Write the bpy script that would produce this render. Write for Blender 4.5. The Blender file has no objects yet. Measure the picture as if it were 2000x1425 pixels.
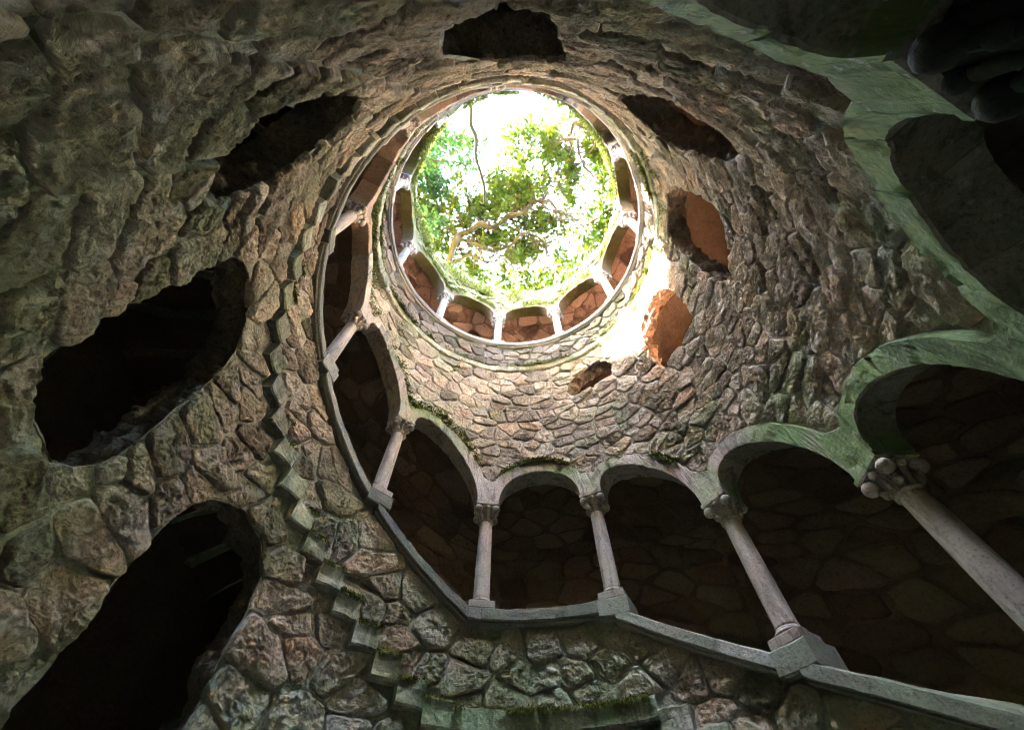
import bpy, math, random
import numpy as np
from mathutils import Matrix, Vector

# ------------------------------------------------------------------ camera, world, sun, exposure
U = 2.6                      # metres per shaft radius: all plan numbers below are in shaft radii
sc = bpy.context.scene
col = sc.collection
cam_d = bpy.data.cameras.new('camera'); cam = bpy.data.objects.new('camera', cam_d); col.objects.link(cam)
cam_d.sensor_width = 36.0; cam_d.lens = 15.217; cam_d.clip_start = 0.02; cam_d.clip_end = 3000
cx = Vector((1.0, 0.0, 0.000154)); cu = Vector((-0.0000788, -0.8588907, 0.5121589)); cb = cx.cross(cu)
CAM = (-0.0199 * U, -0.8412 * U, 0.0)
cam.matrix_world = Matrix(((cx.x, cu.x, cb.x, CAM[0]), (cx.y, cu.y, cb.y, CAM[1]), (cx.z, cu.z, cb.z, CAM[2]), (0, 0, 0, 1)))
sc.camera = cam

SUN_AZ, SUN_EL = 206.0, 45.5          # where the sun stands, seen from the shaft axis
world = bpy.data.worlds.new('World'); sc.world = world; world.use_nodes = True
wn = world.node_tree.nodes; wn.clear()
sky = wn.new('ShaderNodeTexSky'); sky.sky_type = 'NISHITA'; sky.sun_disc = False
sky.sun_elevation = math.radians(SUN_EL); sky.sun_rotation = math.radians(90 - SUN_AZ)
sky.air_density = 1.0; sky.dust_density = 2.5; sky.ozone_density = 1.0
bg = wn.new('ShaderNodeBackground'); bg.inputs['Strength'].default_value = 0.09
wo = wn.new('ShaderNodeOutputWorld')
world.node_tree.links.new(sky.outputs[0], bg.inputs[0]); world.node_tree.links.new(bg.outputs[0], wo.inputs[0])
sun_d = bpy.data.lights.new('sun', 'SUN'); sun_d.energy = 5.0; sun_d.angle = math.radians(0.53); sun_d.color = (1.0, 0.93, 0.82)
sun = bpy.data.objects.new('sun', sun_d); col.objects.link(sun)
az, el = math.radians(SUN_AZ), math.radians(SUN_EL)
sun.rotation_euler = Vector((math.cos(el) * math.cos(az), math.cos(el) * math.sin(az), math.sin(el))).to_track_quat('Z', 'Y').to_euler()
sun.location = (0, 0, 40)
vs = sc.view_settings; vs.view_transform = 'Standard'; vs.look = 'None'; vs.gamma = 1.0; vs.use_curve_mapping = False
vs.exposure = 8.65
cy = sc.cycles
cy.max_bounces = 14; cy.diffuse_bounces = 9; cy.transmission_bounces = 6; cy.sample_clamp_indirect = 6.0; cy.sample_clamp_direct = 0.0; cy.filter_width = 1.0
cy.use_denoising = True; cy.caustics_reflective = False; cy.caustics_refractive = False

rng = np.random.default_rng(7); random.seed(7)

# ------------------------------------------------------------------ helpers
def _hash(ix, iy, iz, s):
    h = (ix.astype(np.int64) * 374761393 + iy.astype(np.int64) * 668265263 + iz.astype(np.int64) * 2147483647 + s * 1274126177) & 0xffffffff
    h = ((h ^ (h >> 13)) * 1274126177) & 0xffffffff
    h = (h ^ (h >> 16)) * 2246822519 & 0xffffffff
    return ((h ^ (h >> 15)) & 0xffff) / 32767.5 - 1.0

def noise(p, f, s=0):
    q = p * f; i = np.floor(q); t = q - i; t = t * t * t * (t * (t * 6 - 15) + 10)
    ix, iy, iz = i[..., 0], i[..., 1], i[..., 2]; r = 0
    for a in (0, 1):
        for b in (0, 1):
            for c in (0, 1):
                w = (t[..., 0] if a else 1 - t[..., 0]) * (t[..., 1] if b else 1 - t[..., 1]) * (t[..., 2] if c else 1 - t[..., 2])
                r = r + w * _hash(ix + a, iy + b, iz + c, s)
    return r

def fbm(p, f, o=4, s=0, g=0.5, ridged=False):
    r = 0; a = 1.0
    for k in range(o):
        n = noise(p, f, s + k * 17)
        r = r + a * ((1 - 2 * np.abs(n)) if ridged else n)
        f *= 2.03; a *= g
    return r

def tag(o, label=None, cat=None, group=None, kind=None):
    if label: o['label'] = label
    if cat: o['category'] = cat
    if group: o['group'] = group
    if kind: o['kind'] = kind
    return o

def empty(name, loc=(0, 0, 0)):
    o = bpy.data.objects.new(name, None); col.objects.link(o); o.location = loc; o.empty_display_size = 0.2
    return o

def mesh(name, v, f, smooth=True, attr=None):
    """v: (n,3) in shaft radii, f: list of faces or (m,4)/(m,3) array"""
    me = bpy.data.meshes.new(name); v = np.asarray(v, float) * U
    if isinstance(f, np.ndarray):
        n = f.shape[1]; me.vertices.add(len(v)); me.vertices.foreach_set('co', v.astype(np.float32).ravel())
        me.loops.add(f.size); me.loops.foreach_set('vertex_index', f.astype(np.int32).ravel())
        me.polygons.add(len(f)); me.polygons.foreach_set('loop_start', np.arange(len(f), dtype=np.int32) * n)
        me.update(calc_edges=True)
    else:
        me.from_pydata(v.tolist(), [], f)
    if smooth: me.polygons.foreach_set('use_smooth', np.ones(len(me.polygons), dtype=bool))
    if attr is not None:
        a = me.attributes.new('rnd', 'FLOAT', 'POINT'); a.data.foreach_set('value', np.broadcast_to(np.asarray(attr, np.float32), (len(v),)).copy())
    return me

def obj(name, me, mat, parent=None):
    o = bpy.data.objects.new(name, me); col.objects.link(o)
    if mat is not None and not me.materials: me.materials.append(mat)
    if parent is not None:
        o.parent = parent
        if parent.type == 'EMPTY' and parent.location.length > 0: o.matrix_parent_inverse = Matrix.Translation(-parent.location)
    return o

def grid_faces(nu, nv, wrap=False):
    """quads of a (nu, nv) vertex grid"""
    iu = np.arange(nu if wrap else nu - 1); iv = np.arange(nv - 1)
    a, b = np.meshgrid(iu, iv, indexing='ij'); a2 = (a + 1) % nu
    return np.stack([a * nv + b, a * nv + b + 1, a2 * nv + b + 1, a2 * nv + b], -1).reshape(-1, 4)

K0 = 98.82; DK = 360.0 / 11.0
def th(k): return np.radians(K0 + (np.asarray(k, float) - 14) * DK)          # bay number -> angle
def kk(deg, loop=0): return (deg - K0) / DK + 14 - 11 * loop
def cyl(k, z, R):
    t = th(k); z = np.asarray(z, float); R = np.asarray(R, float)
    return np.stack(np.broadcast_arrays(R * np.cos(t), R * np.sin(t), z), -1)

# ------------------------------------------------------------------ the survey of the shaft (bay number k climbs with the stair)
BASE = {-3: -0.40, -2: -0.035, -1: -0.045, 0: 0.32, 1: 0.675, 2: 1.025, 3: 1.025, 4: 1.435, 5: 1.845, 6: 2.165, 7: 2.45, 8: 2.82, 9: 3.15,
        10: 3.40, 11: 3.385, 12: 3.385, 13: 3.385, 14: 3.385, 15: 3.385, 16: 3.41, 17: 3.48, 18: 3.70}
HC = 0.562                                       # plinth foot to springing line
KMIN, KMAX = -3, 18
_bk = np.array(sorted(BASE)); _bz = np.array([BASE[i] for i in _bk])
def base_at(k): return np.interp(k, _bk, _bz)
FL = [(-14, -1.2), (-3, -0.80), (-2.0, -0.42), (-1.0, -0.42), (0, -0.06), (1.0, 0.31), (1.87, 0.645), (3.15, 0.645), (3.51, 0.735), (3.89, 0.895), (4.31, 1.05), (5.01, 1.335), (5.43, 1.50),
      (6.11, 1.83), (6.45, 1.95), (7.26, 2.33), (8, 2.50), (9, 2.78), (9.8, 2.955), (15.6, 2.955), (16.3, 2.98), (17, 3.12), (18, 3.42), (19, 3.6)]
FL = np.array(FL)
def floor_at(k): return np.interp(k, FL[:, 0], FL[:, 1])
WP = 0.104                                        # half width of a pier, in bays
RISE, EXT = 0.225, 0.088
def spring_at(k):
    j = np.floor(k); t = np.asarray(k) - j
    s = np.clip((t - WP) / (1 - 2 * WP), 0, 1)
    return base_at(j) * (1 - s) + base_at(j + 1) * s + HC
def intr_at(k):
    j = np.floor(k); t = k - j; s = np.clip((t - WP) / (1 - 2 * WP), 0, 1)
    return spring_at(k) + RISE * np.sqrt(np.clip(1 - (2 * s - 1) ** 2, 0, 1))
def extr_at(k):
    t = k - np.floor(k)
    e = (RISE + EXT) * np.sqrt(np.clip(1 - (2 * t - 1) ** 2, 0, 1))
    return base_at(k) + HC + np.maximum(0.15, e)
RIM = 4.56
_rt = np.array([-60, -30, 0, 56, 88, 128, 179, 215, 245, 268, 288, 300, 330, 360]); _rz = np.array([4.36, 4.38, 4.44, 4.56, 4.70, 4.71, 4.60, 4.48, 4.60, 4.66, 4.50, 4.36, 4.38, 4.44])
def rim_at(k):
    k = np.asarray(k, float); return np.interp((K0 + (k - 14) * DK) % 360, _rt, _rz) + 0.02 * np.sin(k * 4.3 + 1) + 0.012 * np.sin(k * 11.3)
def coping_at(k):
    """top line of the parapet coping: a straight ramp in the climbing bays, level in the landing bays"""
    k = np.asarray(k, float); j = np.floor(k); t = k - j
    b0, b1 = base_at(j), base_at(j + 1); d = b1 - b0
    ramp = b0 + np.where(np.abs(d) > 0.06, (t - 0.1) * d, t * d)
    return np.where(t < 0.001, b0 - np.where(np.abs(d) > 0.06, 0.1 * np.abs(d), 0), ramp)
RW, RM, RA, RAB, RO = 0.965, 0.984, 0.953, 1.065, 1.50     # stone face, mortar bed, arch face, arch back, outer gallery wall

# windows in the shaft wall: (angle, height) outlines
WIN = [
 [(149.5, .2), (171.5, .2), (171.6, .78), (169.7, .9), (166.5, .962), (161.6, .998), (157, 1.0), (153.2, .963), (150.5, .903), (149.2, .8)],
 [(186.3, .78), (190, .68), (194, .655), (207.3, .66), (208.2, .9), (208.4, 1.19), (206.3, 1.35), (200.7, 1.43), (193.8, 1.425), (187, 1.34), (185.6, 1.22)],
 [(220.6, 1.05), (228, 1.0), (242.4, 1.0), (243.2, 1.36), (242.6, 1.5), (236.3, 1.64), (229.8, 1.61), (225.2, 1.51), (221, 1.36)],
 [(260.5, 1.0), (262.5, .93), (266, .89), (270.2, .86), (272.5, .94), (275.2, 1.2), (278.4, 1.62), (276.5, 1.75), (268.8, 1.8), (260, 1.74), (257.4, 1.52), (259.4, 1.15)],
 [(295.5, 1.6), (305.6, 1.52), (311.5, 1.42), (315.8, 1.54), (316.5, 1.75), (315.5, 2.1), (312.5, 2.28), (307.6, 2.36), (301, 2.37), (296.2, 2.24)],
 [(330.2, 2.02), (334, 1.93), (343, 1.885), (351.0, 1.89), (353.8, 2.05), (354, 2.62), (350.5, 2.76), (346, 2.81), (336.5, 2.74), (330.5, 2.57)],
 [(7.4, 2.2), (9.5, 2.14), (18, 2.155), (30.3, 2.14), (30.3, 2.58), (28, 2.7), (22.2, 2.8), (12.6, 2.76), (8, 2.61)],
 [(48.3, 2.5), (65.0, 2.49), (68.4, 2.545), (66.5, 2.66), (58, 2.765), (49.2, 2.73), (45.3, 2.59)],
]
def win_k(w):
    c = np.mean([p[0] for p in WIN[w]]); n = 0
    k = kk(c)
    loop = {0: 2, 1: 2, 2: 2, 3: 2, 4: 2, 5: 2, 6: 1, 7: 1}[w]
    out = []
    for d, z in WIN[w]:
        out.append(((d - K0) / DK + 14 - 11 * loop, z))
    # smooth the outline (Chaikin) and resample
    p = np.array(out)
    for _ in range(2):
        a = p * 0.8 + np.roll(p, -1, 0) * 0.2; b = p * 0.2 + np.roll(p, -1, 0) * 0.8
        p = np.stack([a, b], 1).reshape(-1, 2)
    return p
AX = math.radians(DK)                              # strip x = AX*k, y = z: an isometric unrolling at radius 1
WINP = [win_k(w) * np.array([AX, 1.0]) for w in range(8)]
def resample(p, step, closed=True):
    q = np.vstack([p, p[:1]]) if closed else p
    d = np.r_[0, np.cumsum(np.hypot(*np.diff(q, axis=0).T))]; n = max(4, int(d[-1] / step))
    s = np.linspace(0, d[-1], n, endpoint=not closed)
    return np.stack([np.interp(s, d, q[:, 0]), np.interp(s, d, q[:, 1])], 1)
WINP = [resample(p, 0.022) for p in WINP]
for p in WINP:                                      # hacked rubble edge
    w3 = np.c_[p * 1.0, np.zeros(len(p))]
    p += np.stack([noise(w3, 16, 3), noise(w3, 16, 4)], 1) * 0.006
def inside(poly, P):
    x, y = P[:, 0], P[:, 1]; r = np.zeros(len(P), bool)
    a = poly; b = np.roll(poly, -1, 0)
    for (x0, y0), (x1, y1) in zip(a, b):
        c = ((y0 > y) != (y1 > y)); 
        with np.errstate(divide='ignore', invalid='ignore'):
            xi = (x1 - x0) * (y - y0) / (y1 - y0) + x0
        r ^= c & (x < xi)
    return r

def view_size(P):
    """projected size weight of points (in shaft radii) for ranking; 0 when far out of frame"""
    d = P - np.array(CAM) / U
    x = d @ np.array(cx); y = d @ np.array(cu); z = -(d @ np.array(cb))
    r2 = (d ** 2).sum(-1)
    ok = (z > 0.02) & (np.abs(x) < z * 1.25) & (np.abs(y) < z * 0.9)
    return np.where(ok, 1.0 / r2, 1e-6 / r2)

# ------------------------------------------------------------------ materials
def new_mat(name):
    m = bpy.data.materials.new(name); m.use_nodes = True; nt = m.node_tree; nt.nodes.clear()
    out = nt.nodes.new('ShaderNodeOutputMaterial'); b = nt.nodes.new('ShaderNodeBsdfPrincipled')
    nt.links.new(b.outputs[0], out.inputs[0]); b.inputs['Roughness'].default_value = 0.92
    b.inputs['Specular IOR Level'].default_value = 0.2
    return m, nt, b

def N(nt, t, **kw):
    n = nt.nodes.new(t)
    for k, v in kw.items():
        if k.startswith('i_'):
            key = k[2:]; n.inputs[int(key) if key.isdigit() else key].default_value = v
        else: setattr(n, k, v)
    return n

def ramp(nt, src, stops, interp='LINEAR'):
    r = nt.nodes.new('ShaderNodeValToRGB'); r.color_ramp.interpolation = interp
    e = r.color_ramp.elements
    while len(e) < len(stops): e.new(0.5)
    for i, (p, c) in enumerate(stops):
        e[i].position = p; e[i].color = (*c, 1) if len(c) == 3 else c
    nt.links.new(src, r.inputs[0]); return r

def mixc(nt, fac, a, b, mode='MIX'):
    m = nt.nodes.new('ShaderNodeMix'); m.data_type = 'RGBA'; m.blend_type = mode
    for s, i in ((fac, 0), (a, 6), (b, 7)):
        if hasattr(s, 'is_linked') or hasattr(s, 'links'): nt.links.new(s, m.inputs[i])
        else: m.inputs[i].default_value = s if i == 0 else (*s, 1)
    return m.outputs[2]

def noise_n(nt, vec, scale, detail=5, rough=0.6, dist=0.0):
    n = N(nt, 'ShaderNodeTexNoise'); n.inputs['Scale'].default_value = scale; n.inputs['Detail'].default_value = detail
    n.inputs['Roughness'].default_value = rough; n.inputs['Distortion'].default_value = dist
    nt.links.new(vec, n.inputs['Vector']); return n.outputs['Fac']

def bump(nt, bsdf, hs, strength, dist):
    prev = None
    for h, s, d in zip(hs, strength, dist):
        b = N(nt, 'ShaderNodeBump'); b.inputs['Strength'].default_value = s; b.inputs['Distance'].default_value = d
        nt.links.new(h, b.inputs['Height'])
        if prev is not None: nt.links.new(prev, b.inputs['Normal'])
        prev = b.outputs['Normal']
    nt.links.new(prev, bsdf.inputs['Normal'])

MOSS_G, MOSS_Y = (0.05, 0.058, 0.012), (0.125, 0.10, 0.018)
def rock_mat(name, stops, green=0.5, low=0.15, streak=0.0, alg=(0.235, 0.335, 0.16), moss=0.5, moss_z=None, scale=1.0, bumps=(1.0, 1.0), rnd=True):
    m, nt, b = new_mat(name); geo = N(nt, 'ShaderNodeNewGeometry'); P = geo.outputs['Position']
    big = noise_n(nt, P, 1.1 * scale, 3, 0.6); mid = noise_n(nt, P, 7 * scale, 6, 0.7, 0.4); fine = noise_n(nt, P, 38 * scale, 6, 0.75)
    vor = N(nt, 'ShaderNodeTexVoronoi'); vor.feature = 'F1'; vor.inputs['Scale'].default_value = 26 * scale; nt.links.new(P, vor.inputs['Vector'])
    # hue from the piece's own number, broken by noise
    if rnd:
        at = N(nt, 'ShaderNodeAttribute'); at.attribute_name = 'rnd'; src = at.outputs['Fac']
        ad = N(nt, 'ShaderNodeMath', operation='MULTIPLY_ADD'); nt.links.new(mid, ad.inputs[0]); ad.inputs[1].default_value = 0.55
        sb = N(nt, 'ShaderNodeMath', operation='MULTIPLY_ADD'); nt.links.new(src, sb.inputs[0]); sb.inputs[1].default_value = 0.75; sb.inputs[2].default_value = -0.16
        nt.links.new(sb.outputs[0], ad.inputs[2]); fac = ad.outputs[0]
    else: fac = mid
    base = ramp(nt, fac, stops).outputs[0]
    dk = ramp(nt, fine, [(0.32, (0.30, 0.285, 0.27)), (0.45, (0.90, 0.90, 0.90)), (0.58, (1.02, 1.02, 1.02)), (0.70, (1.28, 1.27, 1.24))]).outputs[0]
    c = mixc(nt, 1.0, base, dk, 'MULTIPLY')
    # grey-green algae film in drifting patches
    za = N(nt, 'ShaderNodeSeparateXYZ'); nt.links.new(P, za.inputs[0])
    zm = N(nt, 'ShaderNodeMapRange'); zm.inputs[1].default_value = 1.5 * U; zm.inputs[2].default_value = 0.3 * U; zm.inputs[3].default_value = 0.0; zm.inputs[4].default_value = low; nt.links.new(za.outputs[2], zm.inputs[0])
    an = N(nt, 'ShaderNodeMath', operation='ADD'); nt.links.new(noise_n(nt, P, 0.85 * scale, 5, 0.65, 0.6), an.inputs[0]); nt.links.new(zm.outputs[0], an.inputs[1])
    al = ramp(nt, an.outputs[0], [(0.48, (0, 0, 0)), (0.68, (green, green, green))]).outputs[0]
    sn = N(nt, 'ShaderNodeSeparateXYZ'); nt.links.new(geo.outputs['Normal'], sn.inputs[0])       # none on the dry undersides
    dn = N(nt, 'ShaderNodeMapRange'); dn.inputs[1].default_value = -0.65; dn.inputs[2].default_value = -0.2; dn.inputs[3].default_value = 0.12; nt.links.new(sn.outputs[2], dn.inputs[0])
    am = N(nt, 'ShaderNodeMath', operation='MULTIPLY'); nt.links.new(al, am.inputs[0]); nt.links.new(dn.outputs[0], am.inputs[1]); al = am.outputs[0]
    ac = mixc(nt, noise_n(nt, P, 5 * scale, 5, 0.7), tuple(x * .55 for x in alg), tuple(min(1, x * 1.35) for x in alg))
    c = mixc(nt, al, c, ac)
    if streak:      # dark run-off and lichen blotches
        mp = N(nt, 'ShaderNodeMapping'); mp.inputs['Scale'].default_value = (5, 5, 0.9); nt.links.new(P, mp.inputs[0])
        sk = ramp(nt, noise_n(nt, mp.outputs[0], 1.6, 6, 0.7, 0.8), [(0.50, (1, 1, 1)), (0.64, (1 - streak,) * 3)]).outputs[0]
        c = mixc(nt, 1.0, c, sk, 'MULTIPLY')
        lc = ramp(nt, noise_n(nt, P, 19, 4, 0.65), [(0.60, (0, 0, 0)), (0.68, (0.7, 0.7, 0.7))]).outputs[0]
        c = mixc(nt, lc, c, (0.46, 0.44, 0.38))
    # moss where the stone looks up, and in blotches
    sx = N(nt, 'ShaderNodeSeparateXYZ'); nt.links.new(geo.outputs['Normal'], sx.inputs[0])
    up = N(nt, 'ShaderNodeMapRange'); up.inputs[1].default_value = 0.25; up.inputs[2].default_value = 0.8; nt.links.new(sx.outputs[2], up.inputs[0])
    mm = ramp(nt, noise_n(nt, P, 2.6 * scale, 6, 0.7), [(0.42, (0, 0, 0)), (0.6, (1, 1, 1))]).outputs[0]
    mu = N(nt, 'ShaderNodeMath', operation='MULTIPLY'); nt.links.new(up.outputs[0], mu.inputs[0]); nt.links.new(mm, mu.inputs[1])
    mf = N(nt, 'ShaderNodeMath', operation='MULTIPLY'); nt.links.new(mu.outputs[0], mf.inputs[0]); mf.inputs[1].default_value = moss
    mc = mixc(nt, noise_n(nt, P, 9, 3), MOSS_G, MOSS_Y)
    c = mixc(nt, mf.outputs[0], c, mc)
    if moss_z is not None:   # growth on the wall head, thickest near the open rim
        pz = N(nt, 'ShaderNodeSeparateXYZ'); nt.links.new(P, pz.inputs[0])
        mr = N(nt, 'ShaderNodeMapRange'); mr.inputs[1].default_value = moss_z[0] * U; mr.inputs[2].default_value = moss_z[1] * U; nt.links.new(pz.outputs[2], mr.inputs[0])
        nz = N(nt, 'ShaderNodeMath', operation='MULTIPLY_ADD'); nt.links.new(mid, nz.inputs[0]); nz.inputs[1].default_value = 2.2; nz.inputs[2].default_value = -1.35
        sm = N(nt, 'ShaderNodeMath', operation='ADD', use_clamp=True); nt.links.new(nz.outputs[0], sm.inputs[0]); nt.links.new(mr.outputs[0], sm.inputs[1])
        s2 = N(nt, 'ShaderNodeMath', operation='MULTIPLY', use_clamp=True); nt.links.new(sm.outputs[0], s2.inputs[0]); nt.links.new(mr.outputs[0], s2.inputs[1])
        c = mixc(nt, s2.outputs[0], c, mc)
    nt.links.new(c, b.inputs['Base Color'])
    bump(nt, b, [mid, fine, vor.outputs['Distance']], [bumps[0], bumps[1], 0.55 * min(1, bumps[0] + .1)], [0.06, 0.018, 0.015])
    return m

BROWNS = [(0.12, (0.24, 0.19, 0.148)), (0.34, (0.465, 0.38, 0.302)), (0.52, (0.565, 0.475, 0.382)), (0.68, (0.665, 0.568, 0.46)), (0.86, (0.585, 0.425, 0.31))]
M_STONE = rock_mat('rubble stone', BROWNS, green=0.55, moss=0.5)
DARKTOP = [(p, tuple(x * 0.46 for x in c)) for p, c in BROWNS]  # top stone dimmed in colour to offset the strong light at the rim
M_REVEAL = rock_mat('dark reveal stone', [(p, (c[0] * 0.52, c[1] * 0.50, c[2] * 0.50)) for p, c in BROWNS], green=0.5, alg=(0.12, 0.16, 0.09), moss=0.2)  # the wall browns again, at lower brightness
M_RIMSTONE = rock_mat('mossy dimmed rim stone', DARKTOP, green=0.6, alg=(0.13, 0.15, 0.05), moss=0.9, moss_z=(3.3, 4.25))
M_TOPMORTAR = rock_mat('weathered dimmed mortar', [(0.25, (0.10, 0.09, 0.065)), (0.5, (0.17, 0.155, 0.11)), (0.75, (0.23, 0.21, 0.15))], green=0.6, alg=(0.10, 0.12, 0.04), moss=0.7, rnd=False)  # weathered, and dimmed in colour against the bright rim light
M_MORTAR = rock_mat('lime mortar', [(0.25, (0.27, 0.245, 0.205)), (0.5, (0.40, 0.37, 0.315)), (0.75, (0.49, 0.455, 0.39))], green=0.6, moss=0.5, rnd=False, bumps=(0.7, 0.8))
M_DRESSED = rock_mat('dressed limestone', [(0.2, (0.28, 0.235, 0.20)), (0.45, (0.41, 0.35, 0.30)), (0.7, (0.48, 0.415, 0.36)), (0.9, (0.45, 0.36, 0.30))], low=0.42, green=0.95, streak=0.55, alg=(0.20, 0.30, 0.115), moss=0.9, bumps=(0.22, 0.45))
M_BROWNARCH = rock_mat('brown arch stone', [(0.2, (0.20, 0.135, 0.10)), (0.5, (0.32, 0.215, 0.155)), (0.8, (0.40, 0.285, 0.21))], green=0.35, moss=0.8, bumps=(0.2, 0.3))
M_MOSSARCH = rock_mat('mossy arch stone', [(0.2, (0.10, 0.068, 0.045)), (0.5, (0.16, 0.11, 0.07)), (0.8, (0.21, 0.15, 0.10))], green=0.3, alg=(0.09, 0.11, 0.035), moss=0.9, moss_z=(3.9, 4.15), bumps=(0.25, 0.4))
M_COPING = rock_mat('granite coping', [(0.2, (0.19, 0.175, 0.15)), (0.5, (0.29, 0.27, 0.235)), (0.8, (0.37, 0.345, 0.30))], green=0.4, moss=0.35, bumps=(0.25, 0.9))
M_COLUMN = rock_mat('pink grey granite', [(0.2, (0.32, 0.265, 0.225)), (0.5, (0.46, 0.385, 0.335)), (0.8, (0.56, 0.475, 0.415))], green=0.25, streak=0.4, moss=0.0, bumps=(0.07, 0.25), scale=1.3)
M_DARKCOL = rock_mat('shade-darkened granite', [(0.2, (0.03, 0.03, 0.028)), (0.5, (0.05, 0.052, 0.045)), (0.8, (0.075, 0.08, 0.065))], green=0.1, moss=0.0, bumps=(0.3, 0.5))  # near-black copy for the lowest columns: their deep shade put into the colour
M_STEP = rock_mat('worn step stone', [(0.2, (0.28, 0.27, 0.20)), (0.5, (0.44, 0.42, 0.32)), (0.8, (0.52, 0.50, 0.39))], green=0.75, streak=0.4, moss=1.0, bumps=(0.3, 0.6))
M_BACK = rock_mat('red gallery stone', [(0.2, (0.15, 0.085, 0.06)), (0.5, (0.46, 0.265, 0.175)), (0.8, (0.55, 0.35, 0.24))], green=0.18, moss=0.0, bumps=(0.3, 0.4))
M_DARKBACK = rock_mat('shaded passage stone', [(0.2, (0.115, 0.075, 0.055)), (0.5, (0.185, 0.125, 0.09)), (0.8, (0.235, 0.165, 0.12))], green=0.25, moss=0.0, bumps=(0.4, 0.5))  # darker version of the gallery stone, passage shade put into the colour
M_PLASTER = rock_mat('red earth mortar', [(0.2, (0.12, 0.078, 0.058)), (0.5, (0.20, 0.13, 0.095)), (0.8, (0.25, 0.17, 0.12))], green=0.2, moss=0.0, rnd=False, bumps=(0.3, 0.5))
M_SOIL = rock_mat('leafy soil', [(0.2, (0.06, 0.05, 0.03)), (0.5, (0.13, 0.12, 0.05)), (0.8, (0.17, 0.16, 0.06))], green=0.6, moss=1.0, rnd=False)
def plain(name, stops, scale, bumpd=0.01, transl=0.0, rough=0.7):
    m, nt, b = new_mat(name); geo = N(nt, 'ShaderNodeNewGeometry'); at = N(nt, 'ShaderNodeAttribute'); at.attribute_name = 'rnd'
    n = noise_n(nt, geo.outputs['Position'], scale, 4)
    ad = N(nt, 'ShaderNodeMath', operation='MULTIPLY_ADD'); nt.links.new(at.outputs['Fac'], ad.inputs[0]); ad.inputs[1].default_value = 0.6
    nz = N(nt, 'ShaderNodeMath', operation='MULTIPLY'); nt.links.new(n, nz.inputs[0]); nz.inputs[1].default_value = 0.4; nt.links.new(nz.outputs[0], ad.inputs[2])
    c = ramp(nt, ad.outputs[0], stops).outputs[0]; nt.links.new(c, b.inputs['Base Color']); b.inputs['Roughness'].default_value = rough
    if bumpd: bump(nt, b, [noise_n(nt, geo.outputs['Position'], scale * 6, 5, 0.7)], [0.8], [bumpd])
    if transl:
        tr = N(nt, 'ShaderNodeBsdfTranslucent'); hs = N(nt, 'ShaderNodeHueSaturation'); hs.inputs['Saturation'].default_value = 1.1; hs.inputs['Value'].default_value = 1.0
        nt.links.new(c, hs.inputs['Color']); nt.links.new(hs.outputs[0], tr.inputs[0])
        ms = N(nt, 'ShaderNodeMixShader'); ms.inputs[0].default_value = transl
        out = [x for x in nt.nodes if x.type == 'OUTPUT_MATERIAL'][0]
        nt.links.new(b.outputs[0], ms.inputs[1]); nt.links.new(tr.outputs[0], ms.inputs[2]); nt.links.new(ms.outputs[0], out.inputs[0])
    return m
M_LEAF = plain('oak leaf', [(0.1, (0.010, 0.028, 0.003)), (0.5, (0.022, 0.040, 0.0045)), (0.9, (0.054, 0.056, 0.006))], 3, 0, 0.12)
M_FIR = plain('conifer spray', [(0.1, (0.012, 0.045, 0.018)), (0.6, (0.022, 0.065, 0.024)), (0.95, (0.07, 0.07, 0.03))], 3, 0, 0.12)
M_BARK = plain('bark', [(0.2, (0.03, 0.02, 0.011)), (0.8, (0.075, 0.052, 0.028))], 6, 0.02)
M_DARKBARK = plain('dead bark', [(0.2, (0.008, 0.007, 0.006)), (0.8, (0.02, 0.018, 0.016))], 6, 0.01)
M_MOSS = plain('moss', [(0.1, (0.05, 0.07, 0.015)), (0.5, (0.10, 0.12, 0.02)), (0.9, (0.24, 0.20, 0.04))], 5, 0, 0.25, 0.9)
M_ROOT = plain('dry root', [(0.2, (0.10, 0.085, 0.06)), (0.8, (0.26, 0.23, 0.17))], 5, 0, 0, 0.9)

# ------------------------------------------------------------------ rubble masonry
def clip(poly, nx, ny, d):
    """keep the side nx*x + ny*y <= d of a convex polygon"""
    out = []; n = len(poly)
    for i in range(n):
        a = poly[i]; b = poly[(i + 1) % n]
        fa = nx * a[0] + ny * a[1] - d; fb = nx * b[0] + ny * b[1] - d
        if fa <= 0: out.append(a)
        if (fa < 0 < fb) or (fb < 0 < fa):
            t = fa / (fa - fb); out.append((a[0] + t * (b[0] - a[0]), a[1] + t * (b[1] - a[1])))
    return out

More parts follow.
